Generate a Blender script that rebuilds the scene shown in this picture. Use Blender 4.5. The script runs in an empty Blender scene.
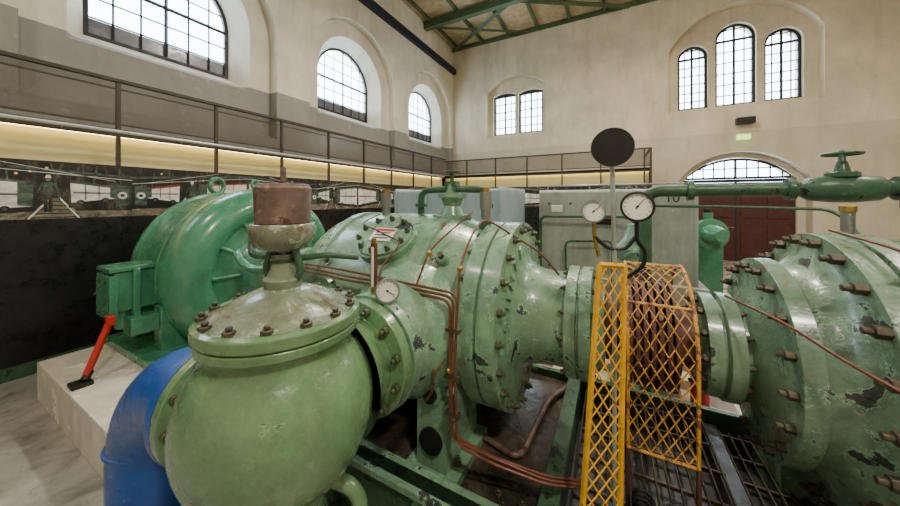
import bpy, bmesh, math, random
from mathutils import Vector, Matrix
random.seed(7)
V=Vector
pi=math.pi

# ---------------------------------------------------------------- materials
def lin(c):
    return tuple(((x/255)/12.92 if x/255<=0.04045 else (((x/255)+0.055)/1.055)**2.4) for x in c)+(1,)
def mul(c,k): return (min(c[0]*k,1),min(c[1]*k,1),min(c[2]*k,1),1)
def newmat(name):
    m=bpy.data.materials.new(name); m.use_nodes=True
    nt=m.node_tree; nt.nodes.clear()
    out=nt.nodes.new('ShaderNodeOutputMaterial')
    b=nt.nodes.new('ShaderNodeBsdfPrincipled')
    nt.links.new(b.outputs[0],out.inputs[0])
    return m,nt,b,out
def noise(nt,scale,detail=4,rough=.55,vec=None,dist=0):
    n=nt.nodes.new('ShaderNodeTexNoise'); n.inputs['Scale'].default_value=scale
    n.inputs['Detail'].default_value=detail; n.inputs['Roughness'].default_value=rough
    n.inputs['Distortion'].default_value=dist
    if vec is not None: nt.links.new(vec,n.inputs['Vector'])
    return n.outputs['Fac']
def ramp(nt,fac,p0,p1,c0=(0,0,0,1),c1=(1,1,1,1)):
    r=nt.nodes.new('ShaderNodeValToRGB'); r.color_ramp.elements[0].position=p0; r.color_ramp.elements[1].position=p1
    r.color_ramp.elements[0].color=c0; r.color_ramp.elements[1].color=c1
    nt.links.new(fac,r.inputs[0]); return r.outputs[0]
def mix(nt,fac,a,b,bt='MIX'):
    n=nt.nodes.new('ShaderNodeMix'); n.data_type='RGBA'; n.blend_type=bt
    if isinstance(fac,(int,float)): n.inputs[0].default_value=fac
    else: nt.links.new(fac,n.inputs[0])
    for s,x in ((6,a),(7,b)):
        if isinstance(x,tuple): n.inputs[s].default_value=x
        else: nt.links.new(x,n.inputs[s])
    return n.outputs[2]
def coord(nt):
    return nt.nodes.new('ShaderNodeTexCoord').outputs['Object']
def mapped(nt,co,loc=(0,0,0),sc=(1,1,1)):
    mp=nt.nodes.new('ShaderNodeMapping'); mp.inputs['Location'].default_value=loc; mp.inputs['Scale'].default_value=sc
    nt.links.new(co,mp.inputs[0]); return mp.outputs[0]
def M(name,col,rough=.5,metal=0,var=.25,vs=3,chip=None,ct=.62,cs=7,chip2=None,ct2=.68,bump=.15,bs=40,coat=0,streak=0,fade=None,soft=.015):
    m,nt,b,out=newmat(name); c=lin(col); co=coord(nt)
    n=noise(nt,vs,5,.6,co)
    colr=ramp(nt,n,.3,.7,mul(c,1-var),mul(c,1+var*.6))
    if fade:
        f=ramp(nt,noise(nt,1.9,9,.72,mapped(nt,co,(11,6,2)),.5),.46,.60)
        colr=mix(nt,f,colr,lin(fade))
    if streak:
        s=ramp(nt,noise(nt,1,6,.7,mapped(nt,co,(1,2,3),(9,9,1.6))),.42,.75,(1,1,1,1),(.42,.40,.34,1))
        colr=mix(nt,streak,colr,s,'MULTIPLY')
        g=ramp(nt,noise(nt,2.2,8,.75,mapped(nt,co,(7,1,4))),.45,.72,(1,1,1,1),(.48,.46,.40,1))
        colr=mix(nt,streak,colr,g,'MULTIPLY')
        g=ramp(nt,noise(nt,28,6,.7,mapped(nt,co,(2,8,4))),.62,.72)
        colr=mix(nt,g,colr,mix(nt,.4,colr,lin((190,195,178))))
    if chip:
        nn=noise(nt,cs,10,.7,co,.35)
        f=ramp(nt,nn,ct,ct+soft); f0=ramp(nt,nn,ct-.02,ct-.008)
        colr=mix(nt,f0,colr,mul(c,1.45)); colr=mix(nt,f,colr,lin(chip))
    if chip2:
        f2=ramp(nt,noise(nt,cs*.8,9,.7,mapped(nt,co,(5,3,9)),.6),ct2,ct2+.04)
        colr=mix(nt,f2,colr,lin(chip2))
    nt.links.new(colr,b.inputs['Base Color'])
    rr=nt.nodes.new('ShaderNodeMapRange'); rr.inputs[1].default_value=.3; rr.inputs[2].default_value=.7
    rr.inputs[3].default_value=max(rough-.12,.04); rr.inputs[4].default_value=min(rough+.22,1)
    nt.links.new(noise(nt,vs*3,6,.7,co),rr.inputs[0]); nt.links.new(rr.outputs[0],b.inputs['Roughness'])
    b.inputs['Metallic'].default_value=metal
    if coat: b.inputs['Coat Weight'].default_value=coat; b.inputs['Coat Roughness'].default_value=.15
    if bump:
        bp=nt.nodes.new('ShaderNodeBump'); bp.inputs['Strength'].default_value=bump; bp.inputs['Distance'].default_value=.01
        nt.links.new(noise(nt,bs,3,.5,co),bp.inputs['Height']); nt.links.new(bp.outputs[0],b.inputs['Normal'])
        if chip:
            bp2=nt.nodes.new('ShaderNodeBump'); bp2.inputs['Strength'].default_value=.5; bp2.inputs['Distance'].default_value=.004; bp2.invert=True
            nt.links.new(f,bp2.inputs['Height']); nt.links.new(bp.outputs[0],bp2.inputs['Normal']); nt.links.new(bp2.outputs[0],b.inputs['Normal'])
    return m
def E(name,col,s):
    m,nt,b,out=newmat(name); b.inputs['Base Color'].default_value=lin(col)
    b.inputs['Emission Color'].default_value=lin(col); b.inputs['Emission Strength'].default_value=s; return m

G_sage=M('paint_sage_green',(126,164,132),.26,var=.22,vs=4,chip=(54,60,64),ct=.592,cs=5.5,chip2=(112,92,70),ct2=.615,bump=.25,bs=60,coat=.35,streak=.5,fade=(106,144,118))
G_valve=M('paint_valve_green',(110,148,102),.2,var=.2,vs=3,chip=(70,78,58),ct=.65,cs=7,chip2=(100,86,62),ct2=.65,bump=.2,bs=45,coat=.5,streak=.5,fade=(100,132,98))
G_dome=M('paint_worn_dome',(130,144,118),.22,var=.3,vs=6,chip=(160,158,140),ct=.6,cs=8,chip2=(104,84,60),ct2=.58,bump=.2,bs=45,coat=.4,streak=.65,fade=(118,120,100))
G_motor=M('paint_motor_green',(70,140,106),.24,var=.15,vs=3,chip=(36,76,54),ct=.68,cs=6,bump=.12,bs=60,coat=.5,streak=.4)
G_dark=M('paint_dark_green',(60,96,70),.36,var=.35,vs=5,chip=(40,36,28),ct=.58,cs=8,bump=.2,streak=.5)
G_right=M('paint_grey_green',(116,146,118),.27,var=.25,vs=4,chip=(52,56,54),ct=.595,cs=5.5,chip2=(116,92,66),ct2=.605,bump=.25,bs=60,coat=.35,streak=.6,fade=(98,126,106))
Blue=M('paint_blue',(24,84,170),.35,var=.25,vs=6,chip=(20,50,100),ct=.64,cs=8,bump=.2,bs=40,coat=.3,streak=.3)
Rust=M('rusty_steel',(118,98,88),.5,.3,var=.4,vs=12,chip=(150,126,108),ct=.6,cs=16,chip2=(84,58,46),ct2=.55,bump=.3)
Bolt=M('old_bolt_steel',(82,74,58),.42,.4,var=.4,vs=20,bump=.2)
BoltG=M('bolt_green_brown',(80,88,60),.42,.2,var=.4,vs=20,bump=.2)
Copper=M('copper_pipe',(112,66,48),.38,.25,var=.4,vs=14,bump=.05)
Black=M('black_steel',(22,22,22),.4,.2,var=.3,bump=.05)
Steel=M('steel',(150,152,150),.3,.8,var=.2,bump=.05)
RailSt=M('handrail_steel',(200,202,200),.3,.2,var=.1,bump=.0)
Brass=M('brass',(170,140,70),.3,.8,var=.2,bump=.05)
Yellow=M('paint_yellow',(232,172,30),.4,var=.25,vs=12,chip=(120,84,40),ct=.6,cs=20,bump=.1)
YellowR=M('paint_yellow_rust',(204,148,52),.5,var=.4,vs=12,chip=(120,76,44),ct=.52,cs=16,bump=.1)
RedBr=M('coupling_redbrown',(92,58,50),.5,.2,var=.3,vs=10,bump=.1)
Red=M('paint_red',(190,40,30),.35,var=.15,bump=.05)
DoorRed=M('paint_door_red',(78,34,32),.5,var=.25,bump=.05,streak=.3)
White=M('dial_white',(235,232,222),.4,var=.03,bump=0)
Concrete=M('concrete_plinth',(208,204,192),.75,var=.14,vs=4,chip=(150,142,128),ct=.62,cs=5,soft=.08,bump=.3,bs=30,streak=.4)
Tray=M('oily_tray',(86,76,64),.22,var=.6,vs=2.5,bump=.3,bs=20,streak=.9,fade=(50,45,40))
PitM=M('dark_pit',(38,36,34),.35,var=.5,vs=3,bump=.3,bs=20,streak=.5)
GreySteel=M('paint_grey_housing',(160,168,158),.4,var=.15,vs=3,chip=(90,84,70),ct=.66,cs=7,bump=.1,streak=.5)
BlueGrey=M('paint_blue_grey',(160,180,188),.4,var=.12,bump=.05,streak=.3)
DarkPanel=M('dark_cladding',(22,24,25),.28,var=.2,bump=.02)
RailM=M('rail_brown',(66,57,46),.5,.2,var=.2,bump=.02)
Glow=M('backlit_panel',(212,202,150),.5,var=.08,bump=.02)
LED=E('led_strip',(255,226,146),13)
Frame=M('window_frame_dark',(34,36,42),.5,var=.1,bump=0)
Wood=M('ceiling_boards',(200,178,138),.7,var=.3,vs=5,bump=.1)
GBeam=M('beam_green',(74,98,64),.5,var=.25,bump=.05)
CraneM=M('crane_rail_blue',(28,36,60),.5,var=.2,bump=.05)
HopM=M('lower_pane_grey',(110,114,122),.2,var=.1,bump=0)
ExitM=E('exit_sign_green',(190,235,120),2.0)
LampM=E('added_lamp_glass',(255,236,200),6)

def plaster(name,top,low,zs=4.2):
    m,nt,b,out=newmat(name); co=coord(nt)
    sep=nt.nodes.new('ShaderNodeSeparateXYZ'); nt.links.new(co,sep.inputs[0])
    n=noise(nt,.9,8,.65,co); n2=noise(nt,5,7,.65,co)
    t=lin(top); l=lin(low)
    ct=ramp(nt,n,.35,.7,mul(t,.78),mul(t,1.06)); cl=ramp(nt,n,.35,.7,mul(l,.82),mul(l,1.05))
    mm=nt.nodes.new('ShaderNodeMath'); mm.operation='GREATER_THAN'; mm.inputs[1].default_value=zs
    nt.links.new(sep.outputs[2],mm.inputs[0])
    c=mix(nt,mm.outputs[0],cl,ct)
    st=ramp(nt,n2,.6,.8); c=mix(nt,st,c,mul(t,.68))
    s=ramp(nt,noise(nt,1,6,.7,mapped(nt,co,(1,2,3),(3,3,.5))),.5,.8,(1,1,1,1),(.74,.68,.57,1)); c=mix(nt,.8,c,s,'MULTIPLY')
    nt.links.new(c,b.inputs['Base Color']); b.inputs['Roughness'].default_value=.9
    bp=nt.nodes.new('ShaderNodeBump'); bp.inputs['Strength'].default_value=.25; bp.inputs['Distance'].default_value=.02
    nt.links.new(noise(nt,12,5,.6,co),bp.inputs['Height']); nt.links.new(bp.outputs[0],b.inputs['Normal'])
    return m
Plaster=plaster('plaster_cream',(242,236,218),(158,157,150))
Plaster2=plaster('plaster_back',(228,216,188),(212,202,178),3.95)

def floor_mat():
    m,nt,b,out=newmat('floor_concrete_and_tiles'); co=coord(nt)
    sep=nt.nodes.new('ShaderNodeSeparateXYZ'); nt.links.new(co,sep.inputs[0])
    conc=ramp(nt,noise(nt,1.8,9,.65,co,.3),.3,.72,lin((126,124,118)),lin((180,178,168)))
    conc=mix(nt,ramp(nt,noise(nt,3.2,9,.75,mapped(nt,co,(4,4,1)),.5),.48,.72),conc,lin((92,88,78)))
    ck=nt.nodes.new('ShaderNodeTexChecker'); ck.inputs['Scale'].default_value=5
    ck.inputs[1].default_value=lin((196,186,168)); ck.inputs[2].default_value=lin((112,88,74)); nt.links.new(co,ck.inputs[0])
    mm=nt.nodes.new('ShaderNodeMath'); mm.operation='GREATER_THAN'; mm.inputs[1].default_value=3.0
    nt.links.new(sep.outputs[1],mm.inputs[0])
    nt.links.new(mix(nt,mm.outputs[0],conc,ck.outputs[0]),b.inputs['Base Color'])
    b.inputs['Roughness'].default_value=.38
    bp=nt.nodes.new('ShaderNodeBump'); bp.inputs['Strength'].default_value=.2; bp.inputs['Distance'].default_value=.01
    nt.links.new(noise(nt,25,4,.6,co),bp.inputs['Height']); nt.links.new(bp.outputs[0],b.inputs['Normal'])
    return m
FloorM=floor_mat()

def mesh_mat():
    m,nt,b,out=newmat('smoked_rail_panel')
    b.inputs['Base Color'].default_value=lin((78,68,56)); b.inputs['Roughness'].default_value=.12
    tr=nt.nodes.new('ShaderNodeBsdfTransparent'); mx=nt.nodes.new('ShaderNodeMixShader')
    mx.inputs[0].default_value=.5
    nt.links.new(tr.outputs[0],mx.inputs[1]); nt.links.new(b.outputs[0],mx.inputs[2]); nt.links.new(mx.outputs[0],out.inputs[0])
    return m
MeshM=mesh_mat()

# ---------------------------------------------------------------- builder
def frame(w):
    w=w.normalized(); a=V((0,0,1)) if abs(w.z)<.9 else V((0,1,0))
    u=a.cross(w).normalized(); return u,w.cross(u).normalized(),w
def fillet(pts,rad,n=6):
    pts=[V(p) for p in pts]; out=[pts[0]]
    for i in range(1,len(pts)-1):
        a,b,c=pts[i-1],pts[i],pts[i+1]; d1=(a-b); d2=(c-b)
        r=min(rad,d1.length*.48,d2.length*.48); p=b+d1.normalized()*r; q=b+d2.normalized()*r
        for k in range(n+1):
            t=k/n; out.append(p*(1-t)**2+b*2*t*(1-t)+q*t*t)
    out.append(pts[-1]); return out
class Ob:
    def __init__(s,name): s.name=name; s.bm=bmesh.new(); s.mats=[]; s.cur=0
    def m(s,mat):
        if mat not in s.mats: s.mats.append(mat)
        s.cur=s.mats.index(mat); return s
    def f(s,vs):
        try:
            fc=s.bm.faces.new(vs); fc.material_index=s.cur; return fc
        except ValueError: return None
    def box(s,c,d,R=None):
        c=V(c); vs=[]
        for x in(-.5,.5):
            for y in(-.5,.5):
                for z in(-.5,.5):
                    p=V((x*d[0],y*d[1],z*d[2]))
                    if R: p=R@p
                    vs.append(s.bm.verts.new(c+p))
        for q in((0,1,3,2),(4,6,7,5),(0,4,5,1),(2,3,7,6),(0,2,6,4),(1,5,7,3)): s.f([vs[i] for i in q])
        return s
    def b2(s,a,b): 
        a=V(a);b=V(b); return s.box((a+b)/2,(abs(b.x-a.x),abs(b.y-a.y),abs(b.z-a.z)))
    def lathe(s,prof,o,axis,seg=40,su=1,sv=1):
        o=V(o); u,v,w=frame(V(axis)); prev=None
        for (t,r) in prof:
            if r<1e-4: ring=[s.bm.verts.new(o+w*t)]
            else: ring=[s.bm.verts.new(o+w*t+u*(r*su*math.cos(2*pi*i/seg))+v*(r*sv*math.sin(2*pi*i/seg))) for i in range(seg)]
            if prev:
                if len(prev)==1 and len(ring)>1:
                    for i in range(seg): s.f([prev[0],ring[i],ring[(i+1)%seg]])
                elif len(ring)==1 and len(prev)>1:
                    for i in range(seg): s.f([prev[i],prev[(i+1)%seg],ring[0]])
                elif len(ring)>1:
                    for i in range(seg): s.f([prev[i],prev[(i+1)%seg],ring[(i+1)%seg],ring[i]])
            prev=ring
        return s
    def cyl(s,a,b,r,seg=20,r2=None):
        a=V(a);b=V(b);L=(b-a).length; r2=r if r2 is None else r2
        return s.lathe([(0,0),(0,r),(L,r2),(L,0)],a,b-a,seg)
    def sph(s,c,r,seg=32,sz=1):
        n=seg//2
        return s.lathe([(-r*sz*math.cos(pi*i/n),r*math.sin(pi*i/n) if 0<i<n else 0) for i in range(n+1)],c,(0,0,1),seg)
    def torus(s,c,axis,R,r,seg=40,k=10):
        u,v,w=frame(V(axis)); c=V(c)
        return s.tube([c+u*R*math.cos(2*pi*i/seg)+v*R*math.sin(2*pi*i/seg) for i in range(seg)],r,k,True)
    def tube(s,pts,r,seg=10,closed=False):
        pts=[V(p) for p in pts]; n=len(pts); prev=None; first=None
        t0=(pts[1]-pts[0]).normalized(); u,v,_=frame(t0)
        for i,p in enumerate(pts):
            if closed: t=(pts[(i+1)%n]-pts[i-1]).normalized()
            else: t=(pts[min(i+1,n-1)]-pts[max(i-1,0)]).normalized()
            u=(u-t*u.dot(t)).normalized(); v=t.cross(u)
            ring=[s.bm.verts.new(p+u*r*math.cos(2*pi*k/seg)+v*r*math.sin(2*pi*k/seg)) for k in range(seg)]
            if prev:
                for k in range(seg): s.f([prev[k],prev[(k+1)%seg],ring[(k+1)%seg],ring[k]])
            else: first=ring
            prev=ring
        if closed:
            for k in range(seg): s.f([prev[k],prev[(k+1)%seg],first[(k+1)%seg],first[k]])
        else: s.f(first[::-1]); s.f(prev)
        return s
    def bolts(s,o,axis,R,n,r=.02,h=.025,ph=0,su=1,sv=1,stud=True):
        o=V(o); u,v,w=frame(V(axis))
        for i in range(n):
            a=2*pi*(i+ph)/n; p=o+u*R*su*math.cos(a)+v*R*sv*math.sin(a)
            s.lathe([(-.005,0),(-.005,r),(h,r),(h,0)],p,w,6)
            if stud: s.lathe([(h,0),(h,r*.55),(h*1.7,r*.55),(h*1.7,0)],p,w,8)
        return s
    def quad(s,a,b,c,d): s.f([s.bm.verts.new(V(p)) for p in (a,b,c,d)]); return s
    def text(s,txt,size,depth,Mx):
        cu=bpy.data.curves.new('t','FONT'); cu.body=txt; cu.size=size; cu.extrude=depth; cu.align_x='CENTER'; cu.align_y='CENTER'
        ob=bpy.data.objects.new('t',cu); bpy.context.collection.objects.link(ob); bpy.context.view_layer.update()
        me=bpy.data.meshes.new_from_object(ob.evaluated_get(bpy.context.evaluated_depsgraph_get()))
        vs=[s.bm.verts.new(Mx@v.co) for v in me.vertices]
        for p in me.polygons: s.f([vs[i] for i in p.vertices])
        bpy.data.objects.remove(ob); bpy.data.meshes.remove(me); return s
    def fin(s,bevel=0,ang=35,smooth=True):
        bmesh.ops.recalc_face_normals(s.bm,faces=s.bm.faces)
        if smooth:
            for f in s.bm.faces: f.smooth=True
            for e in s.bm.edges:
                if len(e.link_faces)==2 and e.calc_face_angle(0)>math.radians(ang): e.smooth=False
        me=bpy.data.meshes.new(s.name); s.bm.to_mesh(me); s.bm.free()
        for m in s.mats: me.materials.append(m)
        o=bpy.data.objects.new(s.name,me); bpy.context.collection.objects.link(o)
        if bevel:
            b=o.modifiers.new('bev','BEVEL'); b.width=bevel; b.segments=2; b.limit_method='ANGLE'; b.angle_limit=math.radians(40); b.harden_normals=False
        return o
def MX(o,x,y,n):
    m=Matrix((V(x),V(y),V(n))).transposed().to_4x4(); m.translation=V(o); return m

# ---------------------------------------------------------------- room shell
def archpts(c,hw,z0,zs,apex,n=20):
    h=apex-zs
    R=(hw*hw+h*h)/(2*h); cz=apex-R; a0=math.atan2(zs-cz,hw)
    pts=[(c-hw,z0),(c+hw,z0)]
    for i in range(n+1):
        a=a0+(pi-2*a0)*i/n; pts.append((c+R*math.cos(a),cz+R*math.sin(a)))
    return pts
def cutter(mapf,p0,p1,d0,d1):
    bm=bmesh.new(); A=[bm.verts.new(mapf(a,z,d0)) for a,z in p0]; B=[bm.verts.new(mapf(a,z,d1)) for a,z in p1]
    n=len(A); bm.faces.new(A); bm.faces.new(B[::-1])
    for i in range(n): bm.faces.new([A[i],B[i],B[(i+1)%n],A[(i+1)%n]])
    bmesh.ops.recalc_face_normals(bm,faces=bm.faces)
    me=bpy.data.meshes.new('cut'); bm.to_mesh(me); bm.free()
    o=bpy.data.objects.new('cut',me); bpy.context.collection.objects.link(o); return o
def carve(o,cuts):
    for c in cuts:
        md=o.modifiers.new('b','BOOLEAN'); md.operation='DIFFERENCE'; md.solver='EXACT'; md.object=c
    bpy.context.view_layer.update()
    dg=bpy.context.evaluated_depsgraph_get(); me=bpy.data.meshes.new_from_object(o.evaluated_get(dg))
    o.modifiers.clear(); o.data=me
    for c in cuts: bpy.data.objects.remove(c)
XL=-6.3; YB=12.16; ZC=8.66; XR=8.0; YF=-5.0
mL=lambda a,z,d:V((XL-d,a,z))
mB=lambda a,z,d:V((a,YB+d,z))
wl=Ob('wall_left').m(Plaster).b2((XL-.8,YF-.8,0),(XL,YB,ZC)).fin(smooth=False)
cuts=[]
cent=[-1.6,2.4,6.4,10.3]
for c in cent:
    cuts.append(cutter(mL,archpts(c,1.6,3.2,5.27,6.87),archpts(c,1.6,3.2,5.27,6.87),-.1,.24))
    cuts.append(cutter(mL,archpts(c,1.2,4.1,5.27,6.47),archpts(c,.96,4.35,5.27,6.23),.22,.62))
    cuts.append(cutter(mL,archpts(c,.97,4.35,5.28,6.25),archpts(c,.97,4.35,5.28,6.25),.6,.95))
carve(wl,cuts)
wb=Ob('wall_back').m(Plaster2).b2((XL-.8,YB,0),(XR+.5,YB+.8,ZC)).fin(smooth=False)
cuts=[]
def cb(p,a,b): cuts.append(cutter(mB,p,p,a,b))
cb(archpts(-3.5,1.22,4.5,6.45,6.95),-.1,.3)
for c in(-4.02,-2.93): cb(archpts(c,.49,4.65,6.3,6.4),.2,.95)
cb(archpts(3.38,1.75,4.7,6.7,7.85),-.1,.3)
trip=[(2.31,.39,6.92),(3.365,.48,7.39),(4.43,.41,6.97)]
for c,h,a in trip: cb(archpts(c,h,4.85,a-h,a),.2,.95)
cb(archpts(3.4,1.5,-.1,2.5,3.37),-.1,.35)
cb(archpts(3.4,1.32,-.05,2.5,3.22),.3,.95)
carve(wb,cuts)
Ob('wall_right').m(Plaster2).b2((XR,YF,0),(XR+.5,YB,ZC)).fin(smooth=False)
Ob('wall_front').m(Plaster2).b2((XL,YF-.5,0),(XR+.5,YF,ZC)).fin(smooth=False)
Ob('floor').m(FloorM).b2((XL-.8,YF-.5,-.2),(XR+.5,YB+.8,0)).fin(smooth=False)
ce=Ob('ceiling').m(Wood)
y=YF
while y<YB:
    ce.b2((XL-.8,y,ZC),(XR+.5,min(y+.16,YB)-.01,ZC+.05)); y+=.16
ce.b2((XL-.8,YF-.5,ZC+.05),(XR+.5,YB+.8,ZC+.15)); ce.fin(smooth=False)
tr=Ob('trim_roof_truss').m(GBeam)
for yy in (-1,2.6,6.2,9.8):
    tr.b2((XL+.01,yy-.1,ZC-.30),(XR-.01,yy+.1,ZC-.10)); tr.b2((XL+.01,yy-.16,ZC-.10),(XR-.01,yy+.16,ZC-.07))
for xx in [XL+.3+1.15*i for i in range(12)]:
    tr.b2((xx-.05,YF+.01,ZC-.1),(xx+.05,YB-.01,ZC-.01))
tr.tube([(XL+.1,YB-.2,ZC-.2),(XL+3.4,9.8,ZC-.2)],.09,4); tr.tube([(XL+.1,9.8,ZC-.2),(XL+3.4,YB-.2,ZC-.2)],.05,4)
tr.tube([(XL+3.4,9.8,ZC-.2),(XL+6.8,YB-.2,ZC-.2)],.08,4)
tr.fin(smooth=False)
Ob('trim_crane_rail').m(CraneM).b2((XL+.001,YF+.01,7.5),(XL+.16,YB-.01,7.72)).fin(smooth=False)
tb=Ob('trim_back_beam').m(GBeam); tb.b2((XL+.01,YB-.12,ZC-.14),(XR-.01,YB-.001,ZC-.001)); tb.fin(smooth=False)

# windows
def window(name,mapf,c,hw,z0,zs,apex,d,nx,nz,fw=.05,mw=.022,row=None,hop=0):
    o=Ob(name).m(Frame)
    outer=archpts(c,hw,z0,zs,apex); inner=archpts(c,hw-fw,z0+fw,zs,apex-fw)
    n=len(outer)
    for dd in (d,):
        A=[o.bm.verts.new(mapf(a,z,dd)) for a,z in outer]; B=[o.bm.verts.new(mapf(a,z,dd)) for a,z in inner]
        C=[o.bm.verts.new(mapf(a,z,dd+.06)) for a,z in outer]; D=[o.bm.verts.new(mapf(a,z,dd+.06)) for a,z in inner]
        for i in range(n):
            j=(i+1)%n; o.f([A[i],A[j],B[j],B[i]]); o.f([C[i],C[j],D[j],D[i]]); o.f([B[i],B[j],D[j],D[i]]); o.f([A[i],A[j],C[j],C[i]])
    h=apex-zs; R=(hw*hw+h*h)/(2*h); cz=apex-R
    def bar(a0,z0_,a1,z1_,w):
        p=mapf(a0,z0_,d+.03); q=mapf(a1,z1_,d+.03); o.tube([p,q],w*.6,4)
    rw=row or (zs-z0)/nz
    for i in range(1,nx):
        a=c-hw+2*hw*i/nx; top=cz+math.sqrt(max(R*R-(a-c)**2,0))
        w=mw*1.8 if (nx%2==0 and i==nx//2) else mw
        bar(a,z0,a,top-.02,w)
    if row is None:
        for k in range(1,nz+1):
            z=z0+(zs-z0)*k/nz
            bar(c-hw+.02,z,c+hw-.02,z,mw*(2.2 if k==nz else 1))
    zz=zs+rw
    while zz<apex-.08:
        half=math.sqrt(max(R*R-(zz-cz)**2,0)); bar(c-half,zz,c+half,zz,mw); zz+=rw
    if hop:
        o.m(HopM).quad(mapf(c-hw,z0,d+.05),mapf(c+hw,z0,d+.05),mapf(c+hw,z0+hop,d+.05),mapf(c-hw,z0+hop,d+.05))
    return o.fin(smooth=False)
k=1
for c in cent:
    window('window_%d'%k,mL,c,.97,4.35,5.28,6.25,.62,6,3,.06,.026,hop=.3); k+=1
for c in(-4.02,-2.93):
    window('window_%d'%k,mB,c,.49,4.65,6.3,6.4,.42,4,5,.07,.036); k+=1
for c,h,a in trip:
    window('window_%d'%k,mB,c,h,4.85,a-h,a,.42,4,6,.07,.032); k+=1
window('window_%d'%k,mB,3.4,1.32,2.55,2.58,3.2,.42,10,1,.07,.034,row=.3)
d=Ob('door_1').m(DoorRed)
d.b2((2.09,YB+.4,0),(3.385,YB+.47,2.44)); d.b2((3.415,YB+.4,0),(4.71,YB+.47,2.44))
for x0 in(2.09,3.415):
    for zz in(.2,1.35):
        for xx in (x0+.1,x0+.7): d.b2((xx,YB+.37,zz),(xx+.5,YB+.4,zz+.95))
d.m(Frame).b2((2.09,YB+.35,2.45),(4.71,YB+.5,2.54)).b2((3.38,YB+.38,0),(3.42,YB+.48,2.45)); d.m(Steel).tube([(3.33,YB+.36,1.05),(3.33,YB+.3,1.05),(3.2,YB+.3,1.05)],.012,8)
d.fin(.004)
Ob('exit_sign').m(ExitM).b2((3.3,YB-.1,3.7),(3.6,YB-.001,3.84)).m(White).b2((3.28,YB-.08,3.84),(3.62,YB-.001,3.87)).fin(.004)
Ob('wall_floodlight').m(Black).b2((3.25,YB-.3,4.14),(3.65,YB-.08,4.32)).b2((3.4,YB-.1,4.16),(3.5,YB-.001,4.3)).fin(.006)

# ---------------------------------------------------------------- gallery
def photo_mat(name,a,b_,c,sc,str_=(1,1,1.8)):
    m,nt,b,out=newmat(name); co=coord(nt)
    n=noise(nt,sc,9,.75,mapped(nt,co,(3,1,2),str_),.8)
    r=nt.nodes.new('ShaderNodeValToRGB'); cr=r.color_ramp; cr.elements[0].position=.36; cr.elements[0].color=lin(a)
    cr.elements[1].position=.70; cr.elements[1].color=lin(c); e=cr.elements.new(.53); e.color=lin(b_)
    nt.links.new(n,r.inputs[0]); nt.links.new(r.outputs[0],b.inputs['Base Color']); b.inputs['Roughness'].default_value=.3; return m
PosD=photo_mat('poster_tunnel',(8,8,9),(36,35,33),(104,98,88),4,(1,2.2,1))
PosF=photo_mat('poster_ground',(58,52,44),(122,114,98),(190,184,164),9)
PosW=photo_mat('poster_cart',(170,170,166),(222,222,216),(250,250,246),4)
PosG=photo_mat('poster_green',(36,46,44),(74,88,80),(124,134,122),8)
PosR=photo_mat('poster_red',(90,28,22),(150,50,36),(186,106,70),12)
PosY=photo_mat('poster_lamp',(200,170,110),(235,214,160),(250,242,214),10)
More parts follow.
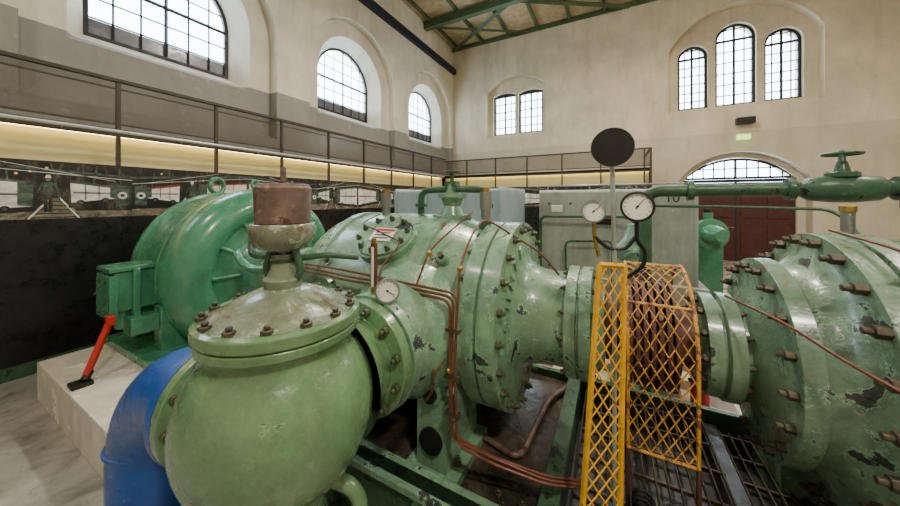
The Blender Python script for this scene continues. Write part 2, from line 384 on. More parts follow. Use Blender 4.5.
def poster(o,P,L,z0,z1):
    H=z1-z0; a=0; n=0
    def q(x0,y0,x1,y1,x2,y2,x3,y3,off): o.quad(P(x0,z0+y0*H,off),P(x1,z0+y1*H,off),P(x2,z0+y2*H,off),P(x3,z0+y3*H,off))
    def line(x0,y0,x1,y1,w,off):
        d=V((x1-x0,(y1-y0)*H)); nn=V((-d.y,d.x)).normalized()*w/2
        q(x0+nn.x,y0+nn.y/H,x1+nn.x,y1+nn.y/H,x1-nn.x,y1-nn.y/H,x0-nn.x,y0-nn.y/H,off)
    def disc(x,y,r,off):
        o.f([o.bm.verts.new(P(x+r*math.cos(2*pi*i/14),z0+y*H+r*math.sin(2*pi*i/14),off)) for i in range(14)])
    o.m(PosD); q(0,0,L,0,L,1,0,1,.002)
    R=random.uniform
    while a<L-.5:
        w=min(R(1.1,1.6),L-a); fl=n%2
        X=(lambda t,a=a,w=w,fl=fl: a+(w-t if fl else t))
        o.m(PosF); q(X(0),0,X(w),0,X(w),R(.08,.2),X(0),R(.12,.24),.003)
        tx=w*R(.5,.6)
        q(X(tx-.2),0,X(tx+.25),0,X(tx+.06),.36,X(tx-.01),.36,.0035)
        o.m(PosW); line(X(tx-.16),0,X(tx),.38,.014,.004); line(X(tx+.2),0,X(tx+.05),.38,.014,.004)
        o.m(PosD)
        for i in range(5): line(X(tx-.18+.035*i),.07*i+.02,X(tx+.22-.035*i),.07*i+.02,.012,.0038)
        o.m(PosG)
        for i in range(6):
            xx=w*(i+R(.3,.7))/6; line(X(xx),.25,X(xx+R(-.08,.08)),.97,R(.008,.02),.0045)
        line(X(0),.95,X(w),R(.75,.85),.025,.0045)
        o.m(PosW); line(X(0),.90,X(w),R(.66,.74),.007,.0047); line(X(w*.3),.98,X(w*.9),R(.6,.7),.005,.0047)
        for (x,cw,zb,h) in ((.03,w*.46,.12,R(.56,.66)),(w*.66,w*.24,.26,R(.36,.46))):
            sk=R(.05,.16)
            o.m(PosD); q(X(x-.02),zb-.08,X(x+cw+.02),zb+sk-.06,X(x+cw+.02),zb+sk+.02,X(x-.02),zb+.04,.005)
            o.m(PosW); q(X(x),zb+.02,X(x+cw),zb+.02+sk,X(x+cw+.01),zb+h-sk*.3-.03,X(x-.01),zb+h+.03,.0055)
            o.m(PosR if n%3==0 else PosG); q(X(x-.01),zb+h,X(x+cw+.01),zb+h-sk*.3-.06,X(x+cw+.01),zb+h-sk*.3-.02,X(x-.01),zb+h+.05,.006)
            q(X(x+cw*.03),zb+h*.5,X(x+cw*.97),zb+h*.5,X(x+cw*.97),zb+h*.55,X(x+cw*.03),zb+h*.58,.006)
            o.m(PosG); q(X(x+cw*.86),zb+.06+sk*.8,X(x+cw),zb+.02+sk,X(x+cw+.01),zb+h-sk*.3-.03,X(x+cw*.86),zb+h-.04,.0062)
            o.m(PosD); line(X(x+cw*.3),zb+.06,X(x+cw*.3),zb+h-.01,.008,.0065); line(X(x+cw*.6),zb+.1,X(x+cw*.6),zb+h-.03,.008,.0065)
            for s in(.2,.75): disc(X(x+cw*s),zb+sk*s,.036,.0068)
            o.m(PosG)
            for s in(.2,.75): disc(X(x+cw*s),zb+sk*s,.018,.0071)
        o.m(PosG) 
        mx_=w*.9; q(X(mx_),.2,X(mx_+.12),.22,X(mx_+.12),.6,X(mx_),.66,.0053); o.m(PosW); disc(X(mx_+.06),.42,.045,.0064); o.m(PosD); disc(X(mx_+.06),.42,.02,.0067)
        for i in range(4):
            sx=R(.05,w-.1); sy=R(.7,.9); o.m(PosY); disc(X(sx),sy,.012,.007)
        if n%3!=1:
            x=w*.52
            o.m(PosD); q(X(x+.015),.12,X(x+.04),.12,X(x+.042),.42,X(x+.012),.42,.0072); q(X(x+.048),.12,X(x+.075),.12,X(x+.075),.42,X(x+.044),.42,.0072)
            o.m(PosG); q(X(x+.008),.42,X(x+.08),.42,X(x+.074),.64,X(x+.014),.64,.0074); line(X(x+.01),.62,X(x-.03),.45,.018,.0074); line(X(x+.08),.62,X(x+.12),.5,.018,.0074)
            o.m(PosF); disc(X(x+.044),.69,.02,.0075); o.m(PosW); q(X(x+.022),.715,X(x+.068),.715,X(x+.058),.77,X(x+.032),.77,.0078)
        a+=w; n+=1

g=Ob('mezzanine_gallery')
GX=-5.6; GY=10.15; GE=.98
g.m(DarkPanel).b2((GX-.06,YF+.02,.14),(GX,GY,2.34)); g.m(G_dark).b2((GX-.06,YF+.02,0),(GX+.03,GY,.14))
for i in range(12):
    yy=-4.5+1.2*i; g.m(Black).b2((GX-.001,yy,.14),(GX+.006,yy+.012,1.66))
g.m(Glow).b2((GX-.22,YF+.02,2.0),(GX-.19,GY+.1,2.76))
g.m(LED).b2((GX-.14,YF+.02,2.72),(GX-.11,GY-.1,2.74))
g.m(RailM).b2((XL+.001,YF+.02,2.76),(GX,YB-.002,2.81))
g.b2((GX-.02,YF+.02,2.71),(GX,GY,2.81))
y=.36-1.1*4
while y<GY:
    g.b2((GX-.03,y-.02,2.34),(GX+.01,y+.02,3.44)); y+=1.1
g.b2((GX-.04,YF+.02,3.41),(GX+.03,GY,3.45)); g.b2((GX-.02,YF+.02,2.86),(GX+.0,GY,2.88)); g.b2((GX-.02,YF+.02,3.32),(GX+.0,GY,3.335))
g.m(MeshM).quad((GX-.012,YF+.02,2.86),(GX-.012,GY,2.86),(GX-.012,GY,3.4),(GX-.012,YF+.02,3.4))
g.m(RailSt).tube([(GX+.12,YF+.05,2.76),(GX+.12,GY-.3,2.76)],.022,8)
y=YF+.5
while y<GY-.3:
    g.tube([(GX+.12,y,2.76),(GX,y,2.74)],.008,6); y+=1.1
g.m(DarkPanel).b2((GX,GY,.0),(GE,GY+.06,2.34))
g.m(Glow).b2((GX-.1,GY+.19,2.0),(GE,GY+.22,2.76)); g.m(LED).b2((GX+.1,GY+.11,2.72),(GE-.02,GY+.14,2.74))
g.m(RailM).b2((GX,GY,2.76),(GE,YB-.002,2.81)); g.b2((GX,GY,2.71),(GE,GY+.02,2.81))
x=GX+.9
while x<GE: g.b2((x-.02,GY-.01,2.34),(x+.02,GY+.03,3.36)); x+=1.1
g.b2((GE-.05,GY-.01,2.34),(GE,GY+.03,3.36))
g.b2((GX,GY-.03,3.33),(GE,GY+.04,3.37)); g.b2((GX,GY,2.86),(GE,GY+.03,2.88))
g.b2((GE-.05,GY,3.33),(GE,YB-.002,3.37))
g.m(MeshM).quad((GX,GY+.012,2.86),(GE,GY+.012,2.86),(GE,GY+.012,3.32),(GX,GY+.012,3.32))
g.quad((GE-.02,GY+.02,2.86),(GE-.02,YB-.01,2.86),(GE-.02,YB-.01,3.32),(GE-.02,GY+.02,3.32))
g.m(DarkPanel).b2((GE-.06,GY+.06,0),(GE,YB-.002,2.72))
poster(g,lambda a,z,o:V((GX+o,-2.5+a,z)),12.6,1.69,2.33)
poster(g,lambda a,z,o:V((GX+.02+a,GY-o,z)),6.5,1.69,2.33)
g.fin(smooth=False)

# ---------------------------------------------------------------- plinth & tray
AY=2.2; AZ=1.1
p=Ob('machine_plinth').m(Concrete)
p.b2((-4.85,.72,0),(-2.95,3.3,.35)); p.b2((-2.95,1.4,0),(-2.3,3.3,.35))
p.m(Tray).b2((-2.3,1.4,0),(-.25,2.9,.28))
p.m(PitM).b2((-.25,1.4,0),(3.6,2.9,.08))
p.m(G_dark).b2((-2.3,1.32,0),(3.6,1.4,.40)); p.b2((-2.3,1.4,.28),(-.25,1.48,.34)); p.b2((-2.3,2.9,0),(3.6,2.95,.34))
p.m(G_sage).b2((-2.3,1.29,.36),(3.6,1.44,.40))
for x in(-1.7,-.29): p.m(G_dark).b2((x-.05,1.46,.08),(x+.05,2.9,.34))
for x in(.62,): p.m(PitM).b2((x-.05,1.4,.08),(x+.05,2.9,.25))
for i in range(9): p.m(G_dark).b2((-2.1+.6*i,1.26,.0),(-2.06+.6*i,1.32,.36))
p.m(Bolt)
for i in range(14): p.b2((-.2+.06*i,1.9,.24),(-.19+.06*i,2.88,.27))
for i in range(5): p.b2((-.2,1.9+.24*i,.235),(.6,1.915+.24*i,.26))
for i in range(16): p.b2((.68+.055*i,2.0,.20),(.69+.055*i,2.88,.23))
for i in range(5): p.b2((.67,2.0+.21*i,.195),(1.54,2.015+.21*i,.22))
p.m(Rust).tube(fillet([(-.9,1.95,.31),(-.5,1.85,.31),(-.45,2.5,.31),(-.32,2.8,.31)],.1),.02,8)
p.m(Bolt)
for x in (-.55,-.42): p.bolts((x,1.6,.28),(0,0,1),.0001,1,.022,.02)
p.fin(.006)

# ---------------------------------------------------------------- motor
o=Ob('electric_motor').m(G_motor)
C0=(0,AY,AZ)
prof=[(-5.16,0),(-5.16,.28),(-5.12,.44),(-5.05,.62),(-4.96,.76),(-4.84,.84),(-4.7,.87),(-4.68,.90),(-4.62,.90),(-4.61,.86),(-4.2,.865),(-4.18,.89),(-4.08,.905),(-4.02,.905),(-4.0,.875),(-3.96,.875),(-3.94,.92),(-3.84,.935),(-3.72,.925),(-3.62,.885),(-3.55,.81),(-3.52,.72),(-3.54,.63),(-3.57,.60),(-3.57,.5),(-3.52,.42),(-3.46,.34),(-3.4,.26),(-3.3,.22),(-3.3,0)]
o.lathe(prof,C0,(1,0,0),72)
for i in range(12):
    a=2*pi*i/12; r0,r1=.38,.62
    pA=V((-3.5,AY+r0*math.cos(a),AZ+r0*math.sin(a))); pB=V((-3.55,AY+r1*math.cos(a),AZ+r1*math.sin(a)))
    o.tube([pA,pB],.02,6)
o.torus((-4.8,AY,AZ+.99),(1,.3,0),.10,.028); o.cyl((-4.8,AY,AZ+.78),(-4.8,AY,AZ+.91),.045)
o.torus((-3.9,AY,AZ+.99),(1,.3,0),.05,.015)
o.m(BoltG).bolts((-3.96,AY,AZ),(1,0,0),.895,24,.014,.01,stud=False)
o.m(G_motor).b2((-4.83,1.15,.35),(-3.35,3.2,.43))
for x in(-4.55,-3.95):
    o.b2((x-.08,1.3,.43),(x+.08,1.62,.85)); o.b2((x-.08,2.78,.43),(x+.08,3.1,.85))
o.b2((-4.7,1.55,.43),(-3.8,2.85,.6))
o.box((-4.2,1.2,1.04),(.32,.34,.36)); o.box((-4.2,1.17,1.02),(.40,.05,.46)); o.box((-4.2,1.02,1.0),(.36,.06,.40))
o.box((-4.2,1.17,1.25),(.36,.36,.04)); o.cyl((-4.2,1.14,.86),(-4.2,1.14,.66),.11,20,.07)
o.box((-4.0,1.2,.72),(.2,.2,.16)); 
o.m(BoltG).bolts((-4.2,.985,1.0),(0,-1,0),.17,6,.014,.012,stud=False)
o.m(G_motor).tube(fillet([(-3.3,1.75,1.42),(-3.05,1.55,1.4),(-2.85,1.55,1.28),(-2.62,1.6,1.3)],.12),.035,12)
o.m(G_sage).lathe([(-3.3,0),(-3.3,.3),(-3.22,.3),(-3.2,.2),(-2.95,.2),(-2.93,.28),(-2.86,.28),(-2.86,.2),(-2.61,.2)],C0,(1,0,0),40)
o.fin(.006)
o=Ob('hand_lever').m(Red)
o.tube([(-3.98,.98,.80),(-3.93,.83,.40)],.028,4); o.m(Black).box((-3.92,.80,.365),(.14,.12,.03)); o.tube([(-3.92,.82,.38),(-3.95,.86,.44)],.03,8)
o.m(Red).box((-3.98,.985,.82),(.07,.05,.08))
o.fin(.003)

# ---------------------------------------------------------------- pump 1
o=Ob('centrifugal_pump').m(G_sage)
prof=[(-2.6,0),(-2.6,.24),(-2.52,.3),(-2.5,.4),(-2.42,.42),(-2.4,.48),(-2.32,.56),(-2.2,.63),(-2.08,.655),(-2.06,.685),(-1.99,.685),(-1.985,.665),(-1.85,.678),(-1.6,.686),(-1.3,.684),(-1.16,.675),(-1.15,.69),(-1.08,.69),(-1.07,.665),(-.98,.64),(-.86,.61),(-.80,.59),(-.79,.635),(-.695,.635),(-.69,.612),(-.677,.612),(-.675,.635),(-.57,.635),(-.565,.55),(-.55,.53),(-.545,.42),(-.53,.37),(-.48,.33),(-.40,.31),(-.33,.305),(-.26,.305),(-.25,.355),(-.19,.355),(-.185,.335),(-.175,.335),(-.17,.355),(-.11,.355),(-.10,.30),(-.04,.26),(-.04,0)]
o.lathe(prof,C0,(1,0,0),88)
o.m(BoltG).bolts((-.57,AY,AZ),(1,0,0),.59,22,.023,.028); o.bolts((-.79,AY,AZ),(-1,0,0),.612,22,.02,.02)
o.bolts((-.11,AY,AZ),(1,0,0),.325,14,.018,.02); o.bolts((-.25,AY,AZ),(-1,0,0),.33,14,.018,.02)
o.m(G_sage)
for i,ch in enumerate('PUMPE'):
    a=math.radians(82-15*i); rad=V((0,-math.sin(a),math.cos(a))); tx=V((0,math.cos(a),math.sin(a)))
    o.text(ch,.11,.012,MX(V((-.545,AY,AZ))+rad*.475,tx,rad,(1,0,0)))
o.b2((-2.0,1.47,1.04),(-1.5,1.6,1.10)); o.m(BoltG)
for i in range(4): o.bolts((-1.95+.13*i,1.5,1.10),(0,0,1),.0001,1,.018,.025)
NX,NZ=-1.17,1.07
o.m(G_sage).lathe([(0,.45),(.2,.40),(.35,.31),(.42,.27),(.43,.31),(.49,.31),(.49,.2)],(NX,1.74,NZ),(0,-1,0),48)
o.m(BoltG).bolts((NX,1.31,NZ),(0,1,0),.275,12,.022,.025,.5)
nrm=V((0,-math.sin(math.radians(42)),math.cos(math.radians(42)))); pc=V((-1.45,AY,AZ))+nrm*.65
def oval(o,c,n,ru,rv,h,xu=V((1,0,0))):
    w=n.normalized(); v=w.cross(xu); A=[];B=[]
    for i in range(40):
        a=2*pi*i/40; q=xu*ru*math.cos(a)+v*rv*math.sin(a)
        A.append(o.bm.verts.new(c+q)); B.append(o.bm.verts.new(c+q+w*h))
    for i in range(40): o.f([A[i],A[(i+1)%40],B[(i+1)%40],B[i]])
    o.f(B); o.f(A[::-1]); return v
o.m(G_sage); v=oval(o,pc,nrm,.25,.2,.07); oval(o,pc+nrm*.06,nrm,.23,.18,.03)
o.m(BoltG)
for i in range(10):
    a=2*pi*(i+.5)/10; q=pc+nrm*.085+V((1,0,0))*.2*math.cos(a)+v*.152*math.sin(a); o.lathe([(0,0),(0,.02),(.025,.02),(.025,0)],q,nrm,6); o.lathe([(.025,0),(.025,.011),(.045,.011),(.045,0)],q,nrm,8)
Rm=Matrix((V((1,0,0)),v,nrm)).transposed()
o.m(White).box(pc+nrm*.095,(.19,.12,.006),Rm); o.m(Red).box(pc+nrm*.099+v*.04,(.18,.02,.004),Rm)
o.m(Frame)
for i in range(3): o.box(pc+nrm*.099+v*(.015-.024*i),(.13,.007,.004),Rm)
o.m(G_sage).lathe([(0,.0),(0,.13),(.06,.13),(.065,.11),(.1,.10),(.1,0)],V((-1.85,AY,AZ))+V((0,-.98,.2)).normalized()*.62,V((0,-.98,.2)),28)
o.m(BoltG).bolts(V((-1.85,AY,AZ))+V((0,-.98,.2)).normalized()*.68,V((0,-.98,.2)),.112,8,.013,.014)
o.m(G_sage)
for x in(-1.75,-.93):
    o.b2((x-.1,1.52,.28),(x+.1,1.95,.75)); o.b2((x-.17,1.5,.28),(x+.17,1.98,.33)); o.b2((x-.1,2.45,.28),(x+.1,2.85,.75))
o.m(Black).cyl((-.93,1.525,.5),(-.93,1.5,.5),.075,24); o.m(BoltG).bolts((-.93,1.62,.33),(0,0,1),.12,2,.025,.03)
o.m(G_sage).cyl((-1.55,1.62,.62),(-1.55,1.45,.55),.07,16); o.cyl((-.92,1.75,.78),(-.92,1.5,.78),.06,20)
o.m(Black).cyl((-.92,1.5,.78),(-.92,1.47,.78),.04,16)
for x,a in((-1.0,75),(-.95,50),(-1.9,60),(-.9,100),(-1.3,62)):
    n=V((0,-math.sin(math.radians(a)),math.cos(math.radians(a)))); q=V((x,AY,AZ))+n*.63; o.m(G_sage).cyl(q,q+n*.06,.035,16); o.m(Bolt).lathe([(.06,0),(.06,.02),(.09,.02),(.09,0)],q,n,6)
o.m(G_sage).lathe([(0,.16),(.03,.16),(.03,.1),(.1,.07),(.16,.09),(.17,.12),(.2,.12),(.2,.05),(.28,.04),(.28,0)],(-1.15,AY,AZ+.65),(0,0,1),24)
o.m(G_dark).tube(fillet([(-1.45,AY,1.76),(-1.45,AY,1.98),(-1.15,AY,1.99),(-.85,AY,1.98),(-.85,AY,1.7)],.08),.028,10)
for x in (-1.45,-.85): o.cyl((x,AY,1.84),(x,AY,1.87),.05); 
o.box((-1.15,AY,2.01),(.1,.08,.08)); o.cyl((-1.15,AY,2.05),(-1.15,AY,2.13),.018); o.torus((-1.15,AY,2.13),(0,0,1),.06,.008,24,6); o.cyl((-1.21,AY,2.13),(-1.09,AY,2.13),.007,8)
for x in(-1.75,-.82):
    o.m(Steel).cyl((x,AY-.1,1.72),(x,AY-.1,1.84),.035); o.cyl((x,AY-.1,1.84),(x,AY-.1,1.96),.045); o.m(Brass).cyl((x,AY-.1,1.96),(x,AY-.1,1.99),.03)
o.m(G_dark).cyl((-1.75,AY-.1,1.66),(-1.75,AY-.1,1.74),.055); o.cyl((-.82,AY-.1,1.62),(-.82,AY-.1,1.74),.05)
o.m(G_sage).cyl((-1.0,1.5,1.22),(-1.04,1.30,1.26),.05); o.m(Black).lathe([(0,0),(0,.06),(.01,.078),(.03,.078),(.035,.06),(.035,0)],(-1.04,1.30,1.26),(-.25,-1,.35),28)
o.fin(.004)

o=Ob('copper_lubrication_pipes').m(Copper)
for k in range(3):
    d=.022*k; j=[random.uniform(-.012,.012) for _ in range(8)]
    o.tube(fillet([(-2.3,1.62,1.33+d),(-2.06,1.485+.01*k,1.38+d),(-1.6,1.455,1.385+d+j[0]),(-1.2,1.46,1.37+d+j[1]),(-.78+d,1.47,1.35+d),(-.78+d+j[2],1.45,1.0),(-.78+d+j[3],1.45,.64-d),(-.58+d*.5,1.58-d,.5+j[4]),(-.3,1.66-d,.45+j[5]),(-.15,1.74-d,.42)],.06,5),.008,8)
o.tube(fillet([(-.74,1.48,1.36),(-.745,1.52,1.55),(-.745,1.72,1.72),(-.745,1.9,1.78),(-.4,2.0,1.56),(-.3,2.05,1.42)],.08,5),.007,8)
for z in (1.2,.95,.75): o.m(Bolt).box((-.755,1.455,z),(.085,.03,.02))
o.m(Copper).tube(fillet([(-1.0,1.46,1.40),(-.97,1.56,1.60),(-.84,1.9,1.82)],.08,5),.006,8)
o.tube(fillet([(-1.20,1.43,1.30),(-1.25,1.42,1.33),(-1.28,1.48,1.48),(-1.22,1.62,1.62),(-1.75,1.8,1.72),(-1.75,2.02,1.78)],.07,5),.006,8)
o.tube(fillet([(-.86,1.5,1.05),(-.86,1.42,1.02),(-.86,1.42,.86),(-.92,1.44,.78)],.04,5),.007,8)
o.m(Brass)
for q in ((-1.2,1.46,1.38),(-.78,1.45,.98),(-.745,1.52,1.52),(-.97,1.56,1.58)): o.sph(q,.018,12)
o.fin()

def gauge(name,c,R,face,stem,dialneedle=2.2):
    o=Ob(name); c=V(c); n=V(face).normalized(); u,v,w=frame(n)
    o.m(Black if R>.065 else Steel).lathe([(-.05,0),(-.05,R*.8),(-.045,R),(.0,R),(.0,R*.98),(.004,R*1.06),(.012,R*1.06),(.014,R*.92),(.004,R*.9)],c,n,40)
    o.m(White).lathe([(.004,R*.92),(.004,0)],c,n,40)
    o.m(Black)
    for i in range(13):
        a=math.radians(-135+270*i/12)+pi/2
        q=c+n*.0055+(u*math.cos(a)+v*math.sin(a))*R*.76
        Rm=Matrix((u*math.cos(a)+v*math.sin(a),-u*math.sin(a)+v*math.cos(a),n)).transposed()
        o.box(q,(R*.16,R*.03,.002),Rm)
    a=dialneedle; dr=u*math.cos(a)+v*math.sin(a); Rm=Matrix((dr,n.cross(dr),n)).transposed()
    o.box(c+n*.008+dr*R*.25,(R*.85,R*.05,.002),Rm); o.cyl(c+n*.006,c+n*.011,R*.08,12)
    o.m(Black if R>.065 else Brass).tube(fillet([V(p) for p in stem],.04,5),.010,8)
    return o.fin()
gauge('pressure_gauge',(-1.05,1.27,1.42),.062,(.62,-.78,.1),[(-1.05,1.29,1.4),(-1.05,1.29,1.3),(-1.06,1.42,1.24)],-.6)
o=Ob('thermometer').m(Brass).cyl((-1.17,1.3,1.33),(-1.17,1.3,1.42),.018).m(Copper).box((-1.17,1.3,1.53),(.035,.02,.26)).m(White).box((-1.17,1.288,1.53),(.018,.004,.22)).m(Brass).cyl((-1.17,1.3,1.66),(-1.17,1.3,1.69),.014)
o.m(Brass).cyl((-1.17,1.3,1.34),(-1.17,1.43,1.28),.012); o.fin(.002)

# ---------------------------------------------------------------- valve
vx,vy=-1.20,.79
o=Ob('check_valve').m(G_valve)
VZ=1.06; r=.36
pr=[(-.62,0),(-.62,.16),(-.5,.17),(-.36,.17)]+[(-r*math.cos(a),r*math.sin(a)) for a in [math.radians(x) for x in range(30,133,6)]]
pr+=[(.265,.262),(.298,.262),(.303,.292),(.335,.296),(.34,.285)]
o.lathe(pr,(vx,vy,VZ),(0,0,1),72)
o.lathe([(.34,.285),(.345,.299),(.385,.301),(.39,.295),(.398,.285)],(vx,vy,VZ),(0,0,1),72)
o.m(G_dome).lathe([(.395,.275),(.406,.245),(.424,.21),(.446,.17),(.464,.13),(.475,.1),(.48,.07),(.50,.065),(.51,0)],(vx,vy,VZ),(0,0,1),64)
o.m(G_valve).lathe([(.398,.287),(.394,.27)],(vx,vy,VZ),(0,0,1),64)
o.m(Bolt).bolts((vx,vy,VZ+.392),(0,0,1),.266,14,.021,.020,.3)
o.m(G_valve).lathe([(.22,.30),(.31,.24),(.38,.225),(.39,.30),(.45,.30),(.45,.2)],(NX,vy,NZ),(0,1,0),48)
o.m(BoltG).bolts((NX,vy+.39,NZ),(0,-1,0),.268,12,.022,.03,.5)
ax=V((-1,-.02,-.1)).normalized()
o.m(G_valve).lathe([(.18,.29),(.31,.225),(.37,.215),(.38,.275),(.43,.275),(.43,.1)],(vx,vy,1.0),ax,48)
o.m(BoltG).bolts(V((vx,vy,1.0))+ax*.38,-ax,.245,12,.02,.025)
o.m(G_dome).lathe([(.49,.07),(.52,.075),(.53,.06),(.56,.05),(.62,.045)],(vx,vy,VZ),(0,0,1),24)
for a in (0.3,pi+.3):
    c,s=math.cos(a),math.sin(a)
    o.m(G_dark).tube(fillet([(vx+.05*c,vy+.05*s,VZ+.5),(vx+.085*c,vy+.085*s,VZ+.55),(vx+.06*c,vy+.06*s,VZ+.62),(vx+.05*c,vy+.05*s,VZ+.68)],.04),.016,8)
o.m(Steel).cyl((vx,vy,VZ+.5),(vx,vy,VZ+.72),.02,12)
o.m(G_dark).lathe([(.56,0),(.56,.045),(.6,.05),(.61,.02)],(vx,vy,VZ),(0,0,1),20)
o.m(G_dome).lathe([(.63,0),(.63,.05),(.645,.09),(.68,.12),(.73,.126),(.745,.118),(.745,0)],(vx,vy,VZ),(0,0,1),40)
o.m(Rust).lathe([(.745,0),(.745,.103),(.89,.107),(.895,.10),(.905,.1),(.905,0)],(vx,vy,VZ),(0,0,1),40)
o.m(Rust).cyl((vx,vy,VZ+.90),(vx,vy,VZ+.975),.011,8)
o.m(G_dark).tube(fillet([(vx-.02,vy,VZ+.60),(vx-.2,vy-.02,VZ+.60),(vx-.22,vy,VZ+.68),(vx-.11,vy,VZ+.71)],.04),.016,8)
o.tube(fillet([(vx,vy,VZ+.59),(vx+.14,vy+.1,VZ+.61),(vx+.22,vy+.2,VZ+.59)],.03),.014,8)
o.m(G_valve).tube(fillet([(vx+.1,vy+.1,VZ-.33),(vx+.25,vy+.17,VZ-.38),(vx+.27,vy+.18,VZ-.6),(vx+.27,vy+.18,.0)],.08),.032,12)
o.m(G_valve).lathe([(-1.06,.3),(-1.02,.3),(-1.0,.2),(-.6,.18)],(vx,vy,VZ),(0,0,1),32)
o.fin(.004)
o=Ob('blue_pipe_elbow').m(Blue)
s0=V((vx,vy,1.0))+ax*.44
pts=[s0,s0+ax*.1]
cx=-2.42; e=s0+ax*.1
for i in range(1,15):
    a=pi/2*i/14; pts.append(V((e.x-(e.x-cx)*math.sin(a), e.y, e.z-(.55)*(1-math.cos(a)))))
pts.append(V((cx,e.y,0)))
o.tube(pts,.20,44)
o.lathe([(0,.1),(0,.275),(.05,.275),(.05,.1)],s0-ax*.008,ax,48); o.m(Bolt).bolts(s0+ax*.04,ax,.245,12,.02,.025)
o.m(Blue).torus((cx,e.y,.5),(0,0,1),.2,.012,44,8)
o.fin()

# ---------------------------------------------------------------- coupling
o=Ob('shaft_coupling').m(RedBr)
pf=[(-.035,0),(-.035,.2),(.02,.2),(.03,.14),(.08,.14)]
for i in range(7):
    x=.08+.035*i; pf+=[(x,.3),(x+.02,.3),(x+.021,.24),(x+.034,.24)]
pf+=[(.33,.15),(.40,.15),(.40,0)]
o.lathe(pf,C0,(1,0,0),56); o.m(Bolt).bolts((.08,AY,AZ),(-1,0,0),.2,10,.02,.02); o.fin()

def diamonds(o,S,L1,L2,step,r):
    slope=1.75
    for sg in (1,-1):
        a0=-L2/slope
        while a0<L1+L2/slope:
            seg=[]; n=max(int(L2/.02),4)
            for i in range(n+1):
                b=L2*i/n; a=a0+(b/slope if sg>0 else (L2-b)/slope)
                if 0<=a<=L1: seg.append(S(a,b))
                else:
                    if len(seg)>1: o.tube(seg,r,4)
                    seg=[]
            if len(seg)>1: o.tube(seg,r,4)
            a0+=step
o=Ob('coupling_guard_cage').m(YellowR)
Rc=.41; cx0,cx1=.07,.355
Lsk=.45; arc=Rc*pi*.95
def S(a,b):
    x=cx0+a
    if b<Lsk: return V((x,AY-Rc,AZ-Lsk+b))
    t=(b-Lsk)/Rc; return V((x,AY-Rc*math.cos(t),AZ+Rc*math.sin(t)))
diamonds(o,S,cx1-cx0,Lsk+arc,.05,.0033)
for x in(0,cx1-cx0): o.tube([S(x,(Lsk+arc)*i/60) for i in range(61)],.009,6)
for b in (0,Lsk+.28,Lsk+.62): o.tube([S(0,b),S(cx1-cx0,b)],.008,6)
o.m(RedBr).tube([S(cx1-cx0,0),V((cx1,AY-Rc,.08))],.011,6); o.tube([S(0,0),V((cx0,AY-Rc,.08))],.011,6)
o.fin()
o=Ob('yellow_mesh_guard').m(Yellow)
TL,TR,BL,BR=V((-.055,1.66,1.585)),V((.052,1.70,1.58)),V((-.125,1.51,.40)),V((.03,1.59,.40))
def S2(a,b):
    a/=.13; b/=1.24; return BL.lerp(BR,a).lerp(TL.lerp(TR,a),b)
diamonds(o,S2,.13,1.24,.048,.0042)
for q in((TL,TR),(BL,BR),(TL,BL),(TR,BR)):
    o.tube(list(q),.013,4)
o.m(Black).tube([BL,V((-.125,1.51,.08))],.012,6); o.tube([BR,V((.03,1.59,.08))],.012,6)
o.fin()

o=Ob('instrument_disc_stand').m(Black)
o.lathe([(0,0),(0,.093),(.012,.095),(.02,.093),(.02,0)],(0,1.68,2.155),(.0,-1,.05),48)
o.m(GreySteel).tube([(0,1.7,2.07),(0.01,1.71,1.62),(.01,1.76,.08)],.011,8)
o.m(Black).tube(fillet([(-.08,1.68,1.72),(-.02,1.7,1.66),(.06,1.72,1.66),(.1,1.73,1.72)],.03),.01,8)
o.fin()
gauge('pressure_gauge',(-.08,1.655,1.845),.054,(-.02,-1,.08),[(-.08,1.67,1.82),(-.08,1.68,1.72),(-.06,1.7,1.62)],.7)
gauge('pressure_gauge',(.105,1.70,1.868),.068,(.05,-1,.08),[(.105,1.72,1.8),(.105,1.73,1.7),(.14,1.75,1.66),(.14,1.76,1.58),(.06,1.8,1.5)],.9)

# ---------------------------------------------------------------- pump 2
o=Ob('centrifugal_pump').m(G_right)
prof=[(.41,0),(.41,.16),(.43,.18),(.43,.27),(.49,.27),(.495,.25),(.505,.25),(.51,.28),(.57,.28),(.575,.22),(.60,.22),(.63,.27),(.66,.34),(.665,.40),(.67,.485),(.74,.49),(.745,.46),(.80,.47),(.85,.52),(.87,.56),(.875,.63),(.96,.635),(.965,.61),(.975,.61),(.98,.635),(1.07,.635),(1.075,.6),(1.2,.62),(1.4,.67),(1.9,.68),(2.1,.65),(2.12,.7),(2.2,.7),(2.2,.5),(2.4,.4),(2.7,.3),(2.7,0)]
o.lathe(prof,C0,(1,0,0),88)
o.m(Bolt).bolts((.43,AY,AZ),(-1,0,0),.235,12,.02,.025); o.bolts((.67,AY,AZ),(-1,0,0),.44,18,.022,.035); o.bolts((.875,AY,AZ),(-1,0,0),.597,22,.026,.04)
o.bolts((1.07,AY,AZ),(1,0,0),.6,22,.024,.03); o.bolts((.57,AY,AZ),(1,0,0),.25,12,.018,.02)
o.m(G_right)
for x in(.95,1.8):
    o.b2((x-.09,1.52,.08),(x+.09,2.0,.8)); o.b2((x-.16,1.5,.08),(x+.16,2.05,.13)); o.b2((x-.09,2.45,.08),(x+.09,2.88,.8))
o.b2((1.08,1.5,1.06),(2.1,1.58,1.14)); o.m(Bolt)
for i in range(6): o.bolts((1.2+.15*i,1.54,1.14),(0,0,1),0.0001,1,.02,.03)
